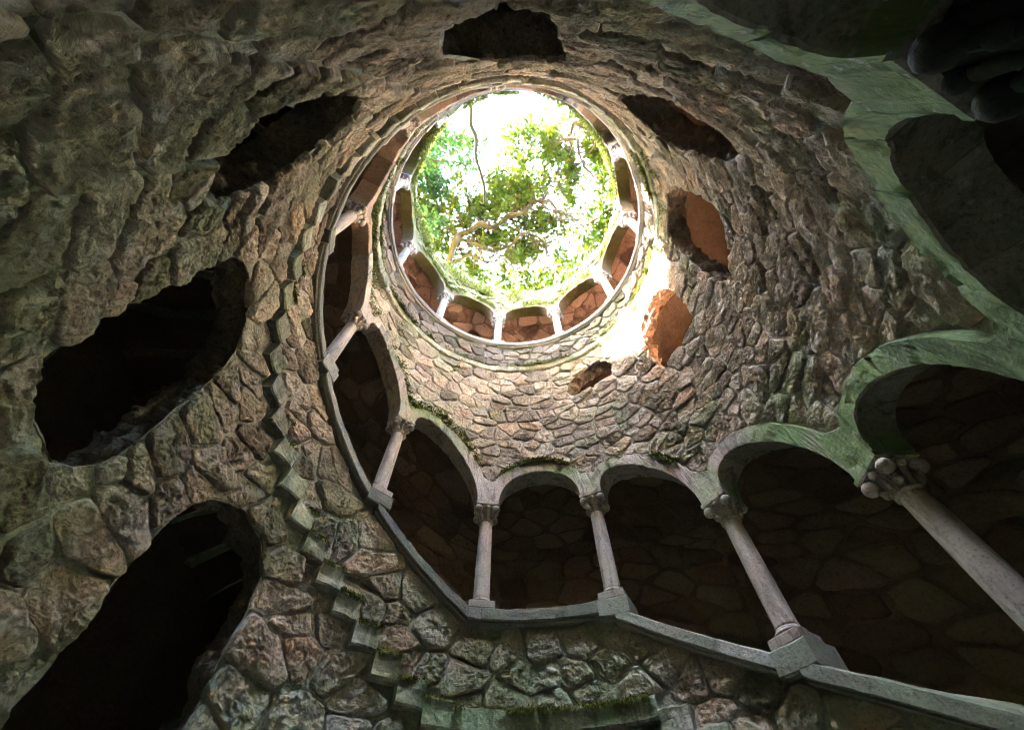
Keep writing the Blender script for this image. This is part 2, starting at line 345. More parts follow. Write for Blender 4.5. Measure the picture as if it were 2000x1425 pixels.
def masonry(parent, k0, k1, lo, hi, R, mat, su=0.15, sz=0.105, height=(0.0085, 0.017), crag=0.0084, gap=0.0045, wins=(), M=30, seed=1, keep=300, prof=None, lo_pts=None, hi_pts=None, aniso=1.35, flat=False, rings=0, mapf=None):
    mapf = mapf or (lambda k, y, h: cyl(k, y, R - h))
    r = np.random.default_rng(seed)
    x0, x1 = k0 * AX, k1 * AX
    zs = np.linspace(k0, k1, 400); zmin, zmax = lo(zs).min(), hi(zs).max()
    S = []
    ny = int((zmax - zmin) / sz) + 2
    for j in range(ny):
        row = r.uniform(0.8, 1.3) * su; n = int((x1 - x0) / row) + 1
        for i in range(n):
            S.append((x0 + (i + 0.5 * (j % 2) + r.uniform(-.38, .38)) * row, zmin + (j + r.uniform(-.42, .42)) * sz))
    S = np.array(S); S = S[r.random(len(S)) > 0.1]
    kx = S[:, 0] / AX
    S = S[(S[:, 1] > lo(kx) + 0.018) & (S[:, 1] < hi(kx) - 0.018) & (S[:, 0] > x0 + .01) & (S[:, 0] < x1 - .01)]
    for w in wins: S = S[~inside(WINP[w], S)]
    # barrier points no stone may cross
    kf = np.arange(k0, k1, 0.012)
    bar = [lo_pts if lo_pts is not None else np.stack([kf * AX, lo(kf)], 1), hi_pts if hi_pts is not None else np.stack([kf * AX, hi(kf)], 1)]
    for w in wins:
        c_ = WINP[w].mean(0); v_ = WINP[w] - c_; bar.append(resample(c_ + v_ * (1 - 0.009 / np.hypot(*v_.T))[:, None], 0.010))
    for xe in (x0, x1): bar.append(np.stack([np.full(400, xe), np.linspace(zmin, zmax, 400)], 1))
    bar = np.vstack(bar)
    A = np.array([1.0, aniso]); T = S * A; Tb = bar * A
    ang = np.linspace(0, 2 * np.pi, M, endpoint=False); D = np.stack([np.cos(ang), np.sin(ang)], 1)
    CEN, RAD, ids = [], [], []
    for i in range(len(T)):
        p = T[i]; d = np.hypot(*(T - p).T); nb = np.argsort(d)[1:26]
        L = 0.30; poly = [(p[0] - L, p[1] - L), (p[0] + L, p[1] - L), (p[0] + L, p[1] + L), (p[0] - L, p[1] + L)]
        for j in nb:
            if d[j] > 0.5: break
            n = (T[j] - p) / max(d[j], 1e-6); poly = clip(poly, n[0], n[1], n @ (T[j] + p) / 2)
            if len(poly) < 3: break
        if len(poly) < 3: continue
        db = np.hypot(*(Tb - p).T); near = np.where(db < 0.32)[0]
        for j in near[np.argsort(db[near])]:
            q = Tb[j]; n = (q - p) / max(db[j], 1e-6)
            a = np.array(poly); e = np.roll(a, -1, 0) - a; cr = e[:, 0] * (q[1] - a[:, 1]) - e[:, 1] * (q[0] - a[:, 0])
            if (cr > -1e-9).all():
                poly = clip(poly, n[0], n[1], n @ q)
                if len(poly) < 3: break
        if len(poly) < 3: continue
        a = np.array(poly) / A; b = np.roll(a, -1, 0); c = a.mean(0)
        e = b - a; ln = np.hypot(*e.T); ok = ln > 1e-5; a, e, ln = a[ok], e[ok], ln[ok]
        nrm = np.stack([e[:, 1], -e[:, 0]], 1) / ln[:, None]; dist = ((a - c) * nrm).sum(1)
        if (dist <= 0.004).any(): 
            c = c + 0; dist = np.maximum(dist, 0.004)
        dd = D @ nrm.T; rr = np.where(dd > 1e-3, dist / np.maximum(dd, 1e-3), 9).min(1)
        rr = np.maximum(rr - gap, 0.2 * rr)
        for _ in range(1): rr = np.minimum(rr, (np.roll(rr, 1) + rr * 2 + np.roll(rr, -1)) / 4 * 1.02)
        rr *= 1 + 0.05 * np.sin(ang * 3 + r.uniform(0, 6)) * r.uniform(0, 1) - 0.03 * r.random(M)
        if rr.mean() < 0.017: continue
        CEN.append(c); RAD.append(rr)
    CEN = np.array(CEN); RAD = np.array(RAD); n = len(CEN)
    if rings:
        tt = np.linspace(1, 0, rings); prof = [(1.0, -0.35), (0.985, 0.40), (0.955, 0.76)] + [(0.92 * x, 1.0 - 0.12 * x ** 5) for x in tt]
    prof = prof or [(1.0, -0.35), (0.985, 0.40), (0.95, 0.78), (0.88, 0.93), (0.76, 0.99), (0.62, 1.0), (0.46, 1.0), (0.30, 1.0), (0.15, 1.0), (0.0, 1.0)]
    H = r.uniform(height[0], height[1], n) * np.clip(RAD.mean(1) / 0.055, 0.45, 1.25)
    rnd = r.random(n)
    V, W = [], []
    for rho, h in prof[:-1]:
        V.append(CEN[:, None, :] + RAD[:, :, None] * D[None] * rho); W.append(np.broadcast_to((H * h)[:, None], (n, M)))
    V = np.concatenate(V + [CEN[:, None, :]], 1); hh = np.concatenate(W + [(H * prof[-1][1])[:, None]], 1)
    tilt = r.normal(0, 0.06 if not flat else 0.03, (n, 2)); off = V - CEN[:, None, :]
    wt = np.concatenate([np.full(M, min(1, max(0.0, h) * 1.15)) for _, h in prof[:-1]] + [np.ones(1)])[None]
    hh = hh + (off * tilt[:, None, :]).sum(-1) * wt
    P = mapf(V[..., 0] / AX, V[..., 1], 0.0 * V[..., 0])
    sh = r.uniform(-50, 50, (n, 1, 3))                      # each stone has its own grain
    Pn = P + sh
    dsp = 0.36 * fbm(Pn, 10, 2, seed) + 0.28 * fbm(Pn, 40, 2, seed + 5, 0.7, True) + 0.25 * noise(Pn, 75, seed + 9) - 0.1
    if rings: dsp = dsp + 0.42 * fbm(Pn, 88, 2, seed + 13, 0.6, True) - 0.1
    hh = hh + crag * wt * dsp * np.clip(RAD.mean(1) / 0.05, 0.5, 1.2)[:, None]
    jit = np.stack([noise(Pn, 20, 3), noise(Pn, 20, 4)], -1) * 0.7 * crag * wt[..., None] * (np.concatenate([np.full(M, rho) for rho, _ in prof[:-1]] + [np.zeros(1)])[None, :, None] > 0.5)
    V = V + jit
    P = mapf(V[..., 0] / AX, V[..., 1], hh)
    K = len(prof) - 1
    f = []
    for j in range(K - 1):
        for i in range(M):
            i2 = (i + 1) % M; f.append((j * M + i, (j + 1) * M + i, (j + 1) * M + i2, j * M + i2))
    for i in range(M): f.append(((K - 1) * M + i, K * M, K * M, (K - 1) * M + (i + 1) % M))
    quads = [q for q in f if len(set(q)) == 4]; tris = [((K - 1) * M + i, K * M, (K - 1) * M + (i + 1) % M) for i in range(M)]
    faces = quads + tris
    score = view_size(P[:, -1]) * RAD.mean(1) ** 2; order = np.argsort(-score)
    for i in order[:keep]:
        obj('stone', mesh('stone', P[i], faces, attr=rnd[i]), mat, parent)
    rest = order[keep:]
    if len(rest):
        nv = P.shape[1]; ft = np.array([(a, b, c) for a, b, c, d in quads] + [(a, c, d) for a, b, c, d in quads] + tris)
        F = (ft[None] + (np.arange(len(rest)) * nv)[:, None, None]).reshape(-1, 3)
        tag(obj('stones', mesh('stones', P[rest].reshape(-1, 3), F, attr=np.repeat(rnd[rest], nv)), mat, parent), kind='stuff')
    return n

def bed(parent, k0, k1, lo, hi, R, mat, wins=(), dk=0.016, dz=0.022, name='mortar_bed', amp=0.006):
    """the mortar the stones are laid in, with the window openings cut out"""
    ks = np.arange(k0, k1 + dk / 2, dk); n = max(3, int(np.max(hi(ks) - lo(ks)) / dz))
    t = np.linspace(0, 1, n); Z = lo(ks)[:, None] * (1 - t) + hi(ks)[:, None] * t; Kg = np.repeat(ks[:, None], n, 1)
    X = np.stack([Kg * AX, Z], -1).reshape(-1, 2); F = grid_faces(len(ks), n)
    for w in wins:
        ins = inside(WINP[w], X); dead = ins[F].all(1); F = F[~dead]
        used = np.zeros(len(X), bool); used[F.ravel()] = True
        fine = resample(WINP[w], 0.004)
        for i in np.where(ins & used)[0]: X[i] = fine[np.argmin(((fine - X[i]) ** 2).sum(1))]
    P = cyl(X[:, 0] / AX, X[:, 1], R); d = fbm(P, 14, 4, 9) * amp
    P = cyl(X[:, 0] / AX, X[:, 1], R - d)
    used = np.unique(F); re = np.zeros(len(X), int); re[used] = np.arange(len(used))
    return obj(name, mesh(name, P[used], re[F]), mat, parent)

def embrasure(parent, w, mat):
    p = resample(WINP[w], 0.011); n = len(p); c = p.mean(0)
    rs = np.r_[0.981, np.linspace(0.99, 1.105, 16)]; m = len(rs)
    X = np.repeat(p[:, None, :], m, 1); Rr = np.repeat(rs[None], n, 0)
    P = cyl(X[..., 0] / AX, X[..., 1], Rr)
    nrm = np.roll(p, -3, 0) - np.roll(p, 3, 0); nrm = np.stack([nrm[:, 1], -nrm[:, 0]], 1); nrm /= np.hypot(*nrm.T)[:, None] + 1e-9
    if ((p - c) * nrm).sum() < 0: nrm = -nrm
    d = (fbm(P, 13, 3, 21) * 0.018 + fbm(P, 26, 3, 22, 0.6, True) * 0.012) * np.clip((rs - 0.975) / 0.03, 0, 1)[None] + 0.004
    X = X + nrm[:, None, :] * d[..., None]
    P = cyl(X[..., 0] / AX, X[..., 1], Rr)
    obj('embrasure', mesh('embrasure', P.reshape(-1, 3), grid_faces(n, m, True), attr=0.45), mat, parent)

# ---- step edges (needed as barriers for the stones)
STEP = 6.0 / DK
steps = []                                          # (k0, k1, top, thickness, landing?)
k = 1.86
while k > -3.4:
    steps.append((k - STEP, k, float(floor_at(k - STEP / 2)) + 0.028, 0.088, False)); k -= STEP
k = 3.15
while k < 9.75:
    steps.append((k, k + STEP, float(floor_at(k + STEP / 2)) + 0.028, 0.088, False)); k += STEP
kend = k
steps.append((1.86, 2.5, 0.68, 0.07, True)); steps.append((2.5, 3.15, 0.68, 0.07, True))
edges = np.arange(10, 17); edges = np.r_[kend, edges[edges > kend + 0.3] + 0.0]
for a, b in zip(edges[:-1], edges[1:]): steps.append((a, b, 2.985, 0.06, True))
k = float(edges[-1])
while k < 18.2:
    steps.append((k, k + STEP, float(floor_at(k + STEP / 2)) + 0.028, 0.088, False)); k += STEP
def step_pts(top, ka, kb):
    out = []
    for a, b, t, h, l in steps:
        if b < ka or a > kb: continue
        z = t if top else t - h
        for q in np.linspace(a, b, max(2, int((b - a) / 0.012)), endpoint=True): out.append((q * AX, z))
        zz = [s for s in steps if abs(s[0] - b) < 1e-6]
        if zz:
            z2 = zz[0][2] if top else zz[0][2] - zz[0][3]
            for q in np.linspace(min(z, z2), max(z, z2), 6): out.append((b * AX, q))
    return np.array(out)
def shift(P, dk): return P + np.array([dk * AX, 0])

# ---- three lengths of the shaft wall
low_lo = lambda k: np.full_like(np.asarray(k, float), -0.66)
low_hi = lambda k: floor_at(np.asarray(k) + 11) - 0.055
up_lo = lambda k: np.where(np.asarray(k) < KMIN, -0.66, extr_at(np.maximum(np.asarray(k, float), KMIN)))
up_hi = lambda k: np.maximum(floor_at(np.asarray(k) + 11) - 0.045, up_lo(k) + 0.005)
rim_lo = lambda k: extr_at(np.asarray(k, float))
KL0, KL1, KU1, KR1 = -10.9, -3.45, 7.0, 18.0
wall_low = tag(empty('shaft_wall'), 'lower rubble wall of the shaft, nearest the viewer on the left, below the row of stair ends', 'wall')
wall_up = tag(empty('shaft_wall'), 'rubble wall of the shaft between the sloping lower arcade and the top ring of arches', 'wall')
wall_rim = tag(empty('shaft_wall'), 'mossy ragged wall head of the shaft around the open sky', 'wall')
bed(wall_low, KL0, KL1, lambda k: low_lo(k), lambda k: floor_at(np.asarray(k) + 11) + 0.02, RM, M_MORTAR, (0, 1, 2))
bed(wall_up, KL1, KU1, lambda k: up_lo(k) - 0.05 * (np.asarray(k) > KMIN), lambda k: up_hi(k) + 0.06, RM, M_MORTAR, (3, 4, 5, 6, 7))
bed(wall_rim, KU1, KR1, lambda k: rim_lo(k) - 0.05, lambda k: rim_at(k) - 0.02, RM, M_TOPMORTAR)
low_hp = shift(step_pts(False, 0, 11 + KL1 + .3), -11)
up_hp = np.vstack([shift(step_pts(False, 11 + KL1 - .3, 18.2), -11), np.stack([np.arange(5, 7, .012) * AX, up_hi(np.arange(5, 7, .012))], 1)])
masonry(wall_low, KL0, KL1, low_lo, low_hi, RM, M_STONE, wins=(0, 1, 2), seed=11, hi_pts=low_hp, su=0.14, sz=0.10, M=42, rings=12)
masonry(wall_up, KL1, KU1, up_lo, up_hi, RM, M_STONE, wins=(3, 4, 5, 6, 7), seed=12, hi_pts=up_hp, su=0.128, sz=0.078, height=(0.007, 0.015), gap=0.0036, crag=0.0080, M=34, rings=8)
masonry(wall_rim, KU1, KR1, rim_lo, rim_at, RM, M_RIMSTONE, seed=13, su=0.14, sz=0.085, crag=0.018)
for w in range(8): embrasure(wall_low if w < 3 else wall_up, w, M_REVEAL if w not in (6,) else M_BACK)  # the sunlit window's reveal gets brighter stone, its warm glow put into the colour

# ---- parapets
par_lo = lambda k: floor_at(k) + 0.0
par_hi = lambda k: coping_at(np.clip(k, KMIN + .002, KMAX - .002)) - 0.058
par_stair = tag(empty('parapet_wall'), 'rubble parapet under the sloping coping, above the zigzag of stair ends', 'wall')
par_gal = tag(empty('parapet_wall'), 'low curved rubble parapet ring under the thin coping of the top gallery', 'wall')
KP = 9.6
for pr, a, b, sd in ((par_stair, KMIN, KP, 21), (par_gal, KP, KMAX, 22)):
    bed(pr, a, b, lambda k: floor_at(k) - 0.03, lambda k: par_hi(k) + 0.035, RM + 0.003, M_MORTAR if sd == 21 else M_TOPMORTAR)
    masonry(pr, a, b, par_lo, par_hi, RM + 0.003, M_STONE if sd == 21 else M_RIMSTONE, su=0.128, sz=0.088, seed=sd, lo_pts=step_pts(True, a, b), M=40 if sd == 21 else 26, rings=11 if sd == 21 else 6)

# ------------------------------------------------------------------ stair and gallery floor: every tread a block that shows its end in the shaft
stair = tag(empty('staircase'), 'winding stone stair whose mossy block ends zigzag across the left wall', 'staircase')
def block(name, ka, kb, z0, z1, r0, r1, mat, parent, nk=None, nz=3, nr=2, amp=0.003, rnd=0.5, ch=0.006, z0b=None, z1b=None):
    """a dressed block bounded by two angles, two radii and two heights (heights may ramp), with chamfered arrises and a worn surface"""
    nk = nk or max(4, int((kb - ka) * AX / 0.018)); ks = np.linspace(ka, kb, nk)
    z0b = z0 if z0b is None else z0b; z1b = z1 if z1b is None else z1b
    prof = [(r0 + ch, 0.0, 0)] + [(r0, t, 1) for t in np.linspace(0, 1, nz + 1)] + [(r0 + ch, 1.0, 2)] + [(r0 + (r1 - r0) * t, 1.0, 2) for t in (0.3, 0.65)] + [(r1, 1.0, 2), (r1, 0.0, 0)] + [(r0 + (r1 - r0) * t, 0.0, 0) for t in (0.65, 0.3)]
    m = len(prof); t = np.linspace(0, 1, nk); lo = z0 + (z0b - z0) * t; hi = z1 + (z1b - z1) * t
    V = np.zeros((nk, m, 3))
    for j, (r, s, tp) in enumerate(prof):
        z = lo + (hi - lo) * s
        if tp == 1 and s in (0.0, 1.0): z = z + (ch if s == 0 else -ch)
        V[:, j] = cyl(ks, z, r)
    e = np.array([1.0] * nk); 
    d = fbm(V + rnd * 37, 17, 4, 5) * amp
    rad = np.hypot(V[..., 0], V[..., 1]); V[..., 0] *= 1 - d / rad; V[..., 1] *= 1 - d / rad; V[..., 2] += fbm(V + rnd * 11, 15, 3, 8) * amp * 0.8
    f = grid_faces(nk, m); extra = np.stack([np.arange(nk - 1) * m + m - 1, np.arange(nk - 1) * m, np.arange(1, nk) * m, np.arange(1, nk) * m + m - 1], 1)
    faces = [tuple(q) for q in f.tolist()] + [tuple(q) for q in extra.tolist()] + [tuple(range(m - 1, -1, -1)), tuple((nk - 1) * m + i for i in range(m))]
    me = mesh(name, V.reshape(-1, 3), faces, smooth=False, attr=rnd)
    return obj(name, me, mat, parent)
for a, b, t, h, land in steps:
    q = random.random()
    block('landing_slab' if land else 'step', a + 0.0003, b - 0.0003, t - h, t, (0.943 if not land else 0.953) + random.uniform(-.004, .004), RO + 0.01, M_STEP, stair, rnd=q, amp=0.0065, nz=5)

for a, b in ((KMIN - .3, KMAX + .2),):
    ks_ = np.arange(a, b, 0.05); rs_ = np.linspace(1.0, RO + .02, 8); Kq, Rq = np.meshgrid(ks_, rs_, indexing='ij')
    Pq = cyl(Kq, floor_at(Kq) - 0.085, Rq); Pq[..., 2] += fbm(Pq, 9, 3, 77) * 0.008
    obj('stair_soffit', mesh('stair_soffit', Pq.reshape(-1, 3), grid_faces(len(ks_), len(rs_))), M_PLASTER, stair)

# ------------------------------------------------------------------ arcades
arc_stair = tag(empty('arcade'), 'lower arcade of round arches on slim columns climbing round the shaft', 'arcade')
arc_gal = tag(empty('arcade'), 'small top ring of arches and columns just below the opening', 'arcade')
def par(k): return arc_gal if k >= KP else arc_stair

def voussoir(name, ka, kb, parent):
    j0 = math.floor((ka + kb) / 2 + 1e-6)
    n = 40
    t = ka + (kb - ka) * (0.5 - 0.5 * np.cos(np.linspace(0, np.pi, n))) if name == 'voussoir' else np.unique(np.r_[np.linspace(ka, kb, 33), [x + s * w for x in (round((ka + kb) / 2),) for s in (-1, 1) for w in (WP, WP + .004, WP + .012, WP + .03, WP + .06)]])
    t = t[(t >= ka - 1e-9) & (t <= kb + 1e-9)]
    tt = np.clip(t, KMIN, KMAX - 1e-6)
    zi = intr_at(tt); ze = extr_at(tt)
    r0 = RA + random.uniform(-.0025, .0025); ch = 0.005
    pf = [(r0 + ch, zi), (r0, zi + ch)] + [(r0, zi + (ze - zi) * u) for u in (.2, .4, .6, .8)] + [(r0, ze - ch), (r0 + ch, ze), (RAB, ze), (RAB, zi)] + [(r0 + (RAB - r0) * u, zi) for u in (.75, .5, .25)]
    V = np.stack([cyl(t, z, r) for r, z in pf], 1); m = len(pf); n = len(t)
    q = random.random(); V[..., 2] += fbm(V + q * 9, 13, 4, 4, 0.6) * 0.0032
    dr = 1 - (fbm(V + q * 5, 15, 4, 14, 0.6) * 0.003 - 0.0035 * np.clip(fbm(V + q * 3, 22, 2, 15) - 0.45, 0, 1) * 4)[..., None]
    V[..., :2] *= dr
    f = grid_faces(n, m); extra = np.stack([np.arange(n - 1) * m + m - 1, np.arange(n - 1) * m, np.arange(1, n) * m, np.arange(1, n) * m + m - 1], 1)
    faces = [tuple(x) for x in f.tolist()] + [tuple(x) for x in extra.tolist()] + [tuple(range(m - 1, -1, -1)), tuple((n - 1) * m + i for i in range(m))]
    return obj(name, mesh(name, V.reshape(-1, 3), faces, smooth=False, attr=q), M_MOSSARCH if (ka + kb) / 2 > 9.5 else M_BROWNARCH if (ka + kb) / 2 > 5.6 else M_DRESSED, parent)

J = 0.0008
for k in range(KMIN, KMAX + 1):
    a = k - 0.24 if k > KMIN else k - 0.13; b = k + 0.24 if k < KMAX else k + 0.13
    voussoir('springer', a + J, b - J, par(k))
    if k < KMAX:
        voussoir('voussoir', k + 0.24 + J, k + 0.5 - J, par(k)); voussoir('voussoir', k + 0.5 + J, k + 0.76 - J, par(k))

# coping, one slab to a bay, and the pedestal under each column of the ramps
def coping(ka, kb, z0, z1, parent):
    block('coping_slab', ka, kb, z0 - 0.052, z0, 0.943, 1.075, M_COPING, parent, z0b=z1 - 0.052, z1b=z1, nz=4, amp=0.0026, rnd=random.random())
    block('coping_moulding', ka + .001, kb - .001, z0 - 0.064, z0 - 0.051, 0.954, 1.06, M_COPING, parent, z0b=z1 - 0.064, z1b=z1 - 0.051, nz=1, amp=0.002, rnd=random.random())
for k in range(KMIN, KMAX):
    d = BASE[k + 1] - BASE[k]
    if abs(d) > 0.06:
        if BASE[k] - BASE.get(k - 1, BASE[k]) <= 0.06: coping(k + 0.001, k + 0.099, BASE[k], BASE[k], par(k))
        coping(k + 0.1, k + 0.998, BASE[k], BASE[k] + 0.898 * d, par(k))
    else: coping(k + 0.001, k + 0.999, BASE[k], BASE[k + 1], par(k))
ped = {}
for k in range(KMIN, KMAX + 1):
    d = BASE[k] - BASE.get(k - 1, BASE[k])
    if d > 0.06:
        block('pedestal', k - 0.115, k + 0.115, BASE[k] - 0.072, BASE[k], 0.9418, 1.077, M_COPING, par(k), nz=3, amp=0.003, rnd=random.random())

# columns: one master, copied
def lathe(pts, n=24):
    v = []; f = []
    for r, z in pts:
        for i in range(n): v.append((r * math.cos(2 * math.pi * i / n), r * math.sin(2 * math.pi * i / n), z))
    m = len(pts)
    for j in range(m - 1):
        for i in range(n): f.append((j * n + i, j * n + (i + 1) % n, (j + 1) * n + (i + 1) % n, (j + 1) * n + i))
    f.append(tuple(range(n - 1, -1, -1))); f.append(tuple((m - 1) * n + i for i in range(n)))
    return v, f
def join(parts):
    v = []; f = []
    for a, b in parts:
        o = len(v); v += list(a); f += [tuple(i + o for i in q) for q in b]
    return v, f
def ball(c, r, n=12, m=8, sx=1, sy=1, sz=1):
    pts = []; f = []
    for j in range(1, m):
        p = math.pi * j / m
        for i in range(n): pts.append((c[0] + sx * r * math.sin(p) * math.cos(2 * math.pi * i / n), c[1] + sy * r * math.sin(p) * math.sin(2 * math.pi * i / n), c[2] + sz * r * math.cos(p)))
    t = len(pts); pts += [(c[0], c[1], c[2] + sz * r), (c[0], c[1], c[2] - sz * r)]
    for j in range(m - 2):
        for i in range(n): f.append((j * n + i, (j + 1) * n + i, (j + 1) * n + (i + 1) % n, j * n + (i + 1) % n))
    for i in range(n): f.append((t, i, (i + 1) % n)); f.append((t + 1, (m - 2) * n + (i + 1) % n, (m - 2) * n + i))
    return pts, f
def cushion(hx, z0, z1, ch=0.004):
    v = []
    for s, z in ((hx - ch, z0), (hx, z0 + ch), (hx, z1 - ch), (hx - ch, z1)):
        v += [(-s, -s, z), (s, -s, z), (s, s, z), (-s, s, z)]
    f = [(3, 2, 1, 0), (12, 13, 14, 15)]
    for j in range(3):
        for i in range(4): f.append((j * 4 + i, j * 4 + (i + 1) % 4, (j + 1) * 4 + (i + 1) % 4, (j + 1) * 4 + i))
    return v, f
def capsule(p0, p1, r0, r1, n=8, m=5):
    p0, p1 = Vector(p0), Vector(p1); d = (p1 - p0).normalized(); a = d.orthogonal().normalized(); b = d.cross(a); v = []; f = []
    for j in range(m + 1):
        t = j / m; c = p0.lerp(p1, t); r = r0 + (r1 - r0) * t; r *= 0.75 + 0.25 * math.sin(math.pi * t)
        for i in range(n):
            w = 2 * math.pi * i / n; v.append(tuple(c + (a * math.cos(w) + b * math.sin(w)) * r))
    for j in range(m):
        for i in range(n): f.append((j * n + i, j * n + (i + 1) % n, (j + 1) * n + (i + 1) % n, (j + 1) * n + i))
    f.append(tuple(range(n - 1, -1, -1))); f.append(tuple(m * n + i for i in range(n)))
    return v, f
HP = HC                                             # total height
shaft_me = mesh('column', *lathe([(0.0375, 0.056), (0.0375, 0.066), (0.0355, 0.075), (0.0352, 0.20), (0.0345, 0.30), (0.0330, 0.40), (0.0318, 0.452), (0.0318, 0.462)], 28), attr=0.5)
plinth_me = mesh('plinth', *cushion(0.0545, 0.0, 0.034), smooth=False, attr=0.4)
torus_me = mesh('base_ring', *lathe([(0.040, 0.033)] + [(0.040 + 0.0085 * math.sin(math.pi * i / 6), 0.034 + 0.017 * i / 6) for i in range(7)] + [(0.0405, 0.053), (0.0385, 0.0575)], 28), attr=0.55)
neck_me = mesh('necking', *lathe([(0.031, 0.455)] + [(0.0335 + 0.0058 * math.sin(math.pi * i / 6), 0.456 + 0.013 * i / 6) for i in range(7)] + [(0.031, 0.471)], 28), attr=0.5)
cap = [lathe([(0.031, 0.466), (0.032, 0.485), (0.0355, 0.508), (0.043, 0.528), (0.049, 0.541)], 28)]
for i in range(4):
    w = math.pi / 4 + i * math.pi / 2; c, s = math.cos(w), math.sin(w)
    cap.append(ball((0.063 * c, 0.063 * s, 0.5195), 0.0215)); cap.append(capsule((0.031 * c, 0.031 * s, 0.470), (0.056 * c, 0.056 * s, 0.512), 0.009, 0.011))
    cap.append(ball((0.0425 * c, 0.0425 * s, 0.4865), 0.0125))
    w += math.pi / 4; c, s = math.cos(w), math.sin(w)
    cap.append(ball((0.0505 * c, 0.0505 * s, 0.5275), 0.0125)); cap.append(capsule((0.031 * c, 0.031 * s, 0.470), (0.046 * c, 0.046 * s, 0.525), 0.008, 0.009))
cap_me = mesh('capital', *join(cap), attr=0.45)
abac_me = mesh('abacus', *cushion(0.0595, 0.541, HP + 0.001), smooth=False, attr=0.6)
for m_ in (shaft_me, torus_me, neck_me, plinth_me, cap_me): m_.materials.append(M_COLUMN)
for m_ in (abac_me,): m_.materials.append(M_DRESSED)
for me in (shaft_me, cap_me, torus_me, neck_me):
    me.polygons.foreach_set('use_smooth', np.ones(len(me.polygons), dtype=bool))
for k in range(KMIN, KMAX + 1):
    t = float(th(k))
    c = bpy.data.objects.new('column', shaft_me); col.objects.link(c); c.parent = par(k)
    R = 1.003
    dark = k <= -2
    c.location = (R * U * math.cos(t), R * U * math.sin(t), BASE[k] * U); c.rotation_euler = (0, 0, t + random.uniform(-.02, .02))
    for nm, me in (('plinth', plinth_me), ('base_ring', torus_me), ('necking', neck_me), ('capital', cap_me), ('abacus', abac_me)):
        o = bpy.data.objects.new(nm, me); col.objects.link(o); o.parent = c
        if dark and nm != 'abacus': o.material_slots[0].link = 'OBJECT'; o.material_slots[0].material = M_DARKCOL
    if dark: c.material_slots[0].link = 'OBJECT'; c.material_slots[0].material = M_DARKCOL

# ------------------------------------------------------------------ the gallery behind: outer wall, vault, ends
gal = tag(empty('gallery_wall'), 'shade-darkened stone back wall of the stair passage behind the lower arches', 'wall')
ceil_at = lambda k: base_at(k) + HC + RISE + 0.035 + 0.0 * np.asarray(k)
t = np.linspace(0, 2 * np.pi, 240, endpoint=False); z = np.linspace(-0.7, 4.5, 130)
Tg, Zg = np.meshgrid(t, z, indexing='ij'); Pg = np.stack([RO * np.cos(Tg), RO * np.sin(Tg), Zg], -1)
dg = fbm(Pg, 8, 4, 31) * 0.012; Pg[..., 0] *= 1 + dg / RO; Pg[..., 1] *= 1 + dg / RO
obj('mortar_bed', mesh('outer_wall', Pg.reshape(-1, 3), grid_faces(240, 130, True)), M_PLASTER, gal)
gal_top = tag(empty('gallery_wall'), 'orange-brown stone back wall of the top gallery behind its columns', 'wall')
GP = [(1.0, -0.6), (0.97, 0.5), (0.88, 0.85), (0.6, 1.0), (0.3, 1.05), (0, 1.05)]
Y1, VA, VB = 0.60, RO - 1.045, 0.235; ARC = 0.56
def vault(k, y, h):
    """back wall that turns over into a half vault; y runs up the wall and on along the vault"""
    ph = np.clip((y - Y1) / ARC, 0, 1) * (np.pi / 2); over = y > Y1
    Rv = np.where(over, RO - VA + (VA - h) * np.cos(ph), RO - h); zv = base_at(k) + np.where(over, Y1 + (VB - h) * np.sin(ph), y)
    return cyl(k, zv, Rv)
glo, ghi = (lambda k: floor_at(k) - base_at(k) + 0.02), (lambda k: np.full_like(np.asarray(k, float), Y1 + ARC - 0.02))
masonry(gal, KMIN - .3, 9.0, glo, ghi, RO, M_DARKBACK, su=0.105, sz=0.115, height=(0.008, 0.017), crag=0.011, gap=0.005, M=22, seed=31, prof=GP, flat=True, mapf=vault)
masonry(gal_top, 9.0, KMAX + .2, glo, ghi, RO, M_BACK, su=0.10, sz=0.11, height=(0.005, 0.011), crag=0.010, gap=0.0034, M=22, seed=32, prof=GP, flat=True, mapf=vault)
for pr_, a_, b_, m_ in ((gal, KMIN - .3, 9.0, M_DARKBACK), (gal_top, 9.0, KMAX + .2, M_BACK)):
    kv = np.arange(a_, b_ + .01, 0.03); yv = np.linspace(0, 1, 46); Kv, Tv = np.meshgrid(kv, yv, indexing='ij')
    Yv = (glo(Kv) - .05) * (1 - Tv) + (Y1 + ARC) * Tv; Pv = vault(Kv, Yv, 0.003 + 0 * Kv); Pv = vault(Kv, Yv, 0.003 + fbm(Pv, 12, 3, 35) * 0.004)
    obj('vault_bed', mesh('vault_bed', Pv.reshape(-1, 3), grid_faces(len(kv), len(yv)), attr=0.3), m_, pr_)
gal_win = tag(empty('gallery_wall'), 'rust-brown stone wall seen deep inside the small windows below the top ring', 'wall')
wlo, whi = (lambda k: base_at(k) + 0.95), (lambda k: floor_at(np.asarray(k) + 11) - 0.12)
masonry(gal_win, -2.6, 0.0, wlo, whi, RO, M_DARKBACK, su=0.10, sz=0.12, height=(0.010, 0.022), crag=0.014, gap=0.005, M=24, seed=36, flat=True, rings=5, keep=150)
masonry(gal_win, 0.0, 2.5, wlo, whi, RO, M_BACK, su=0.10, sz=0.12, height=(0.010, 0.022), crag=0.014, gap=0.005, M=24, seed=37, flat=True, rings=5, keep=150)  # brighter stone behind the sunlit window, orange sun glow put into the colour
bed(gal_win, -2.6, 2.5, lambda k: wlo(k) - .05, lambda k: whi(k) + .05, RO - 0.002, M_PLASTER)
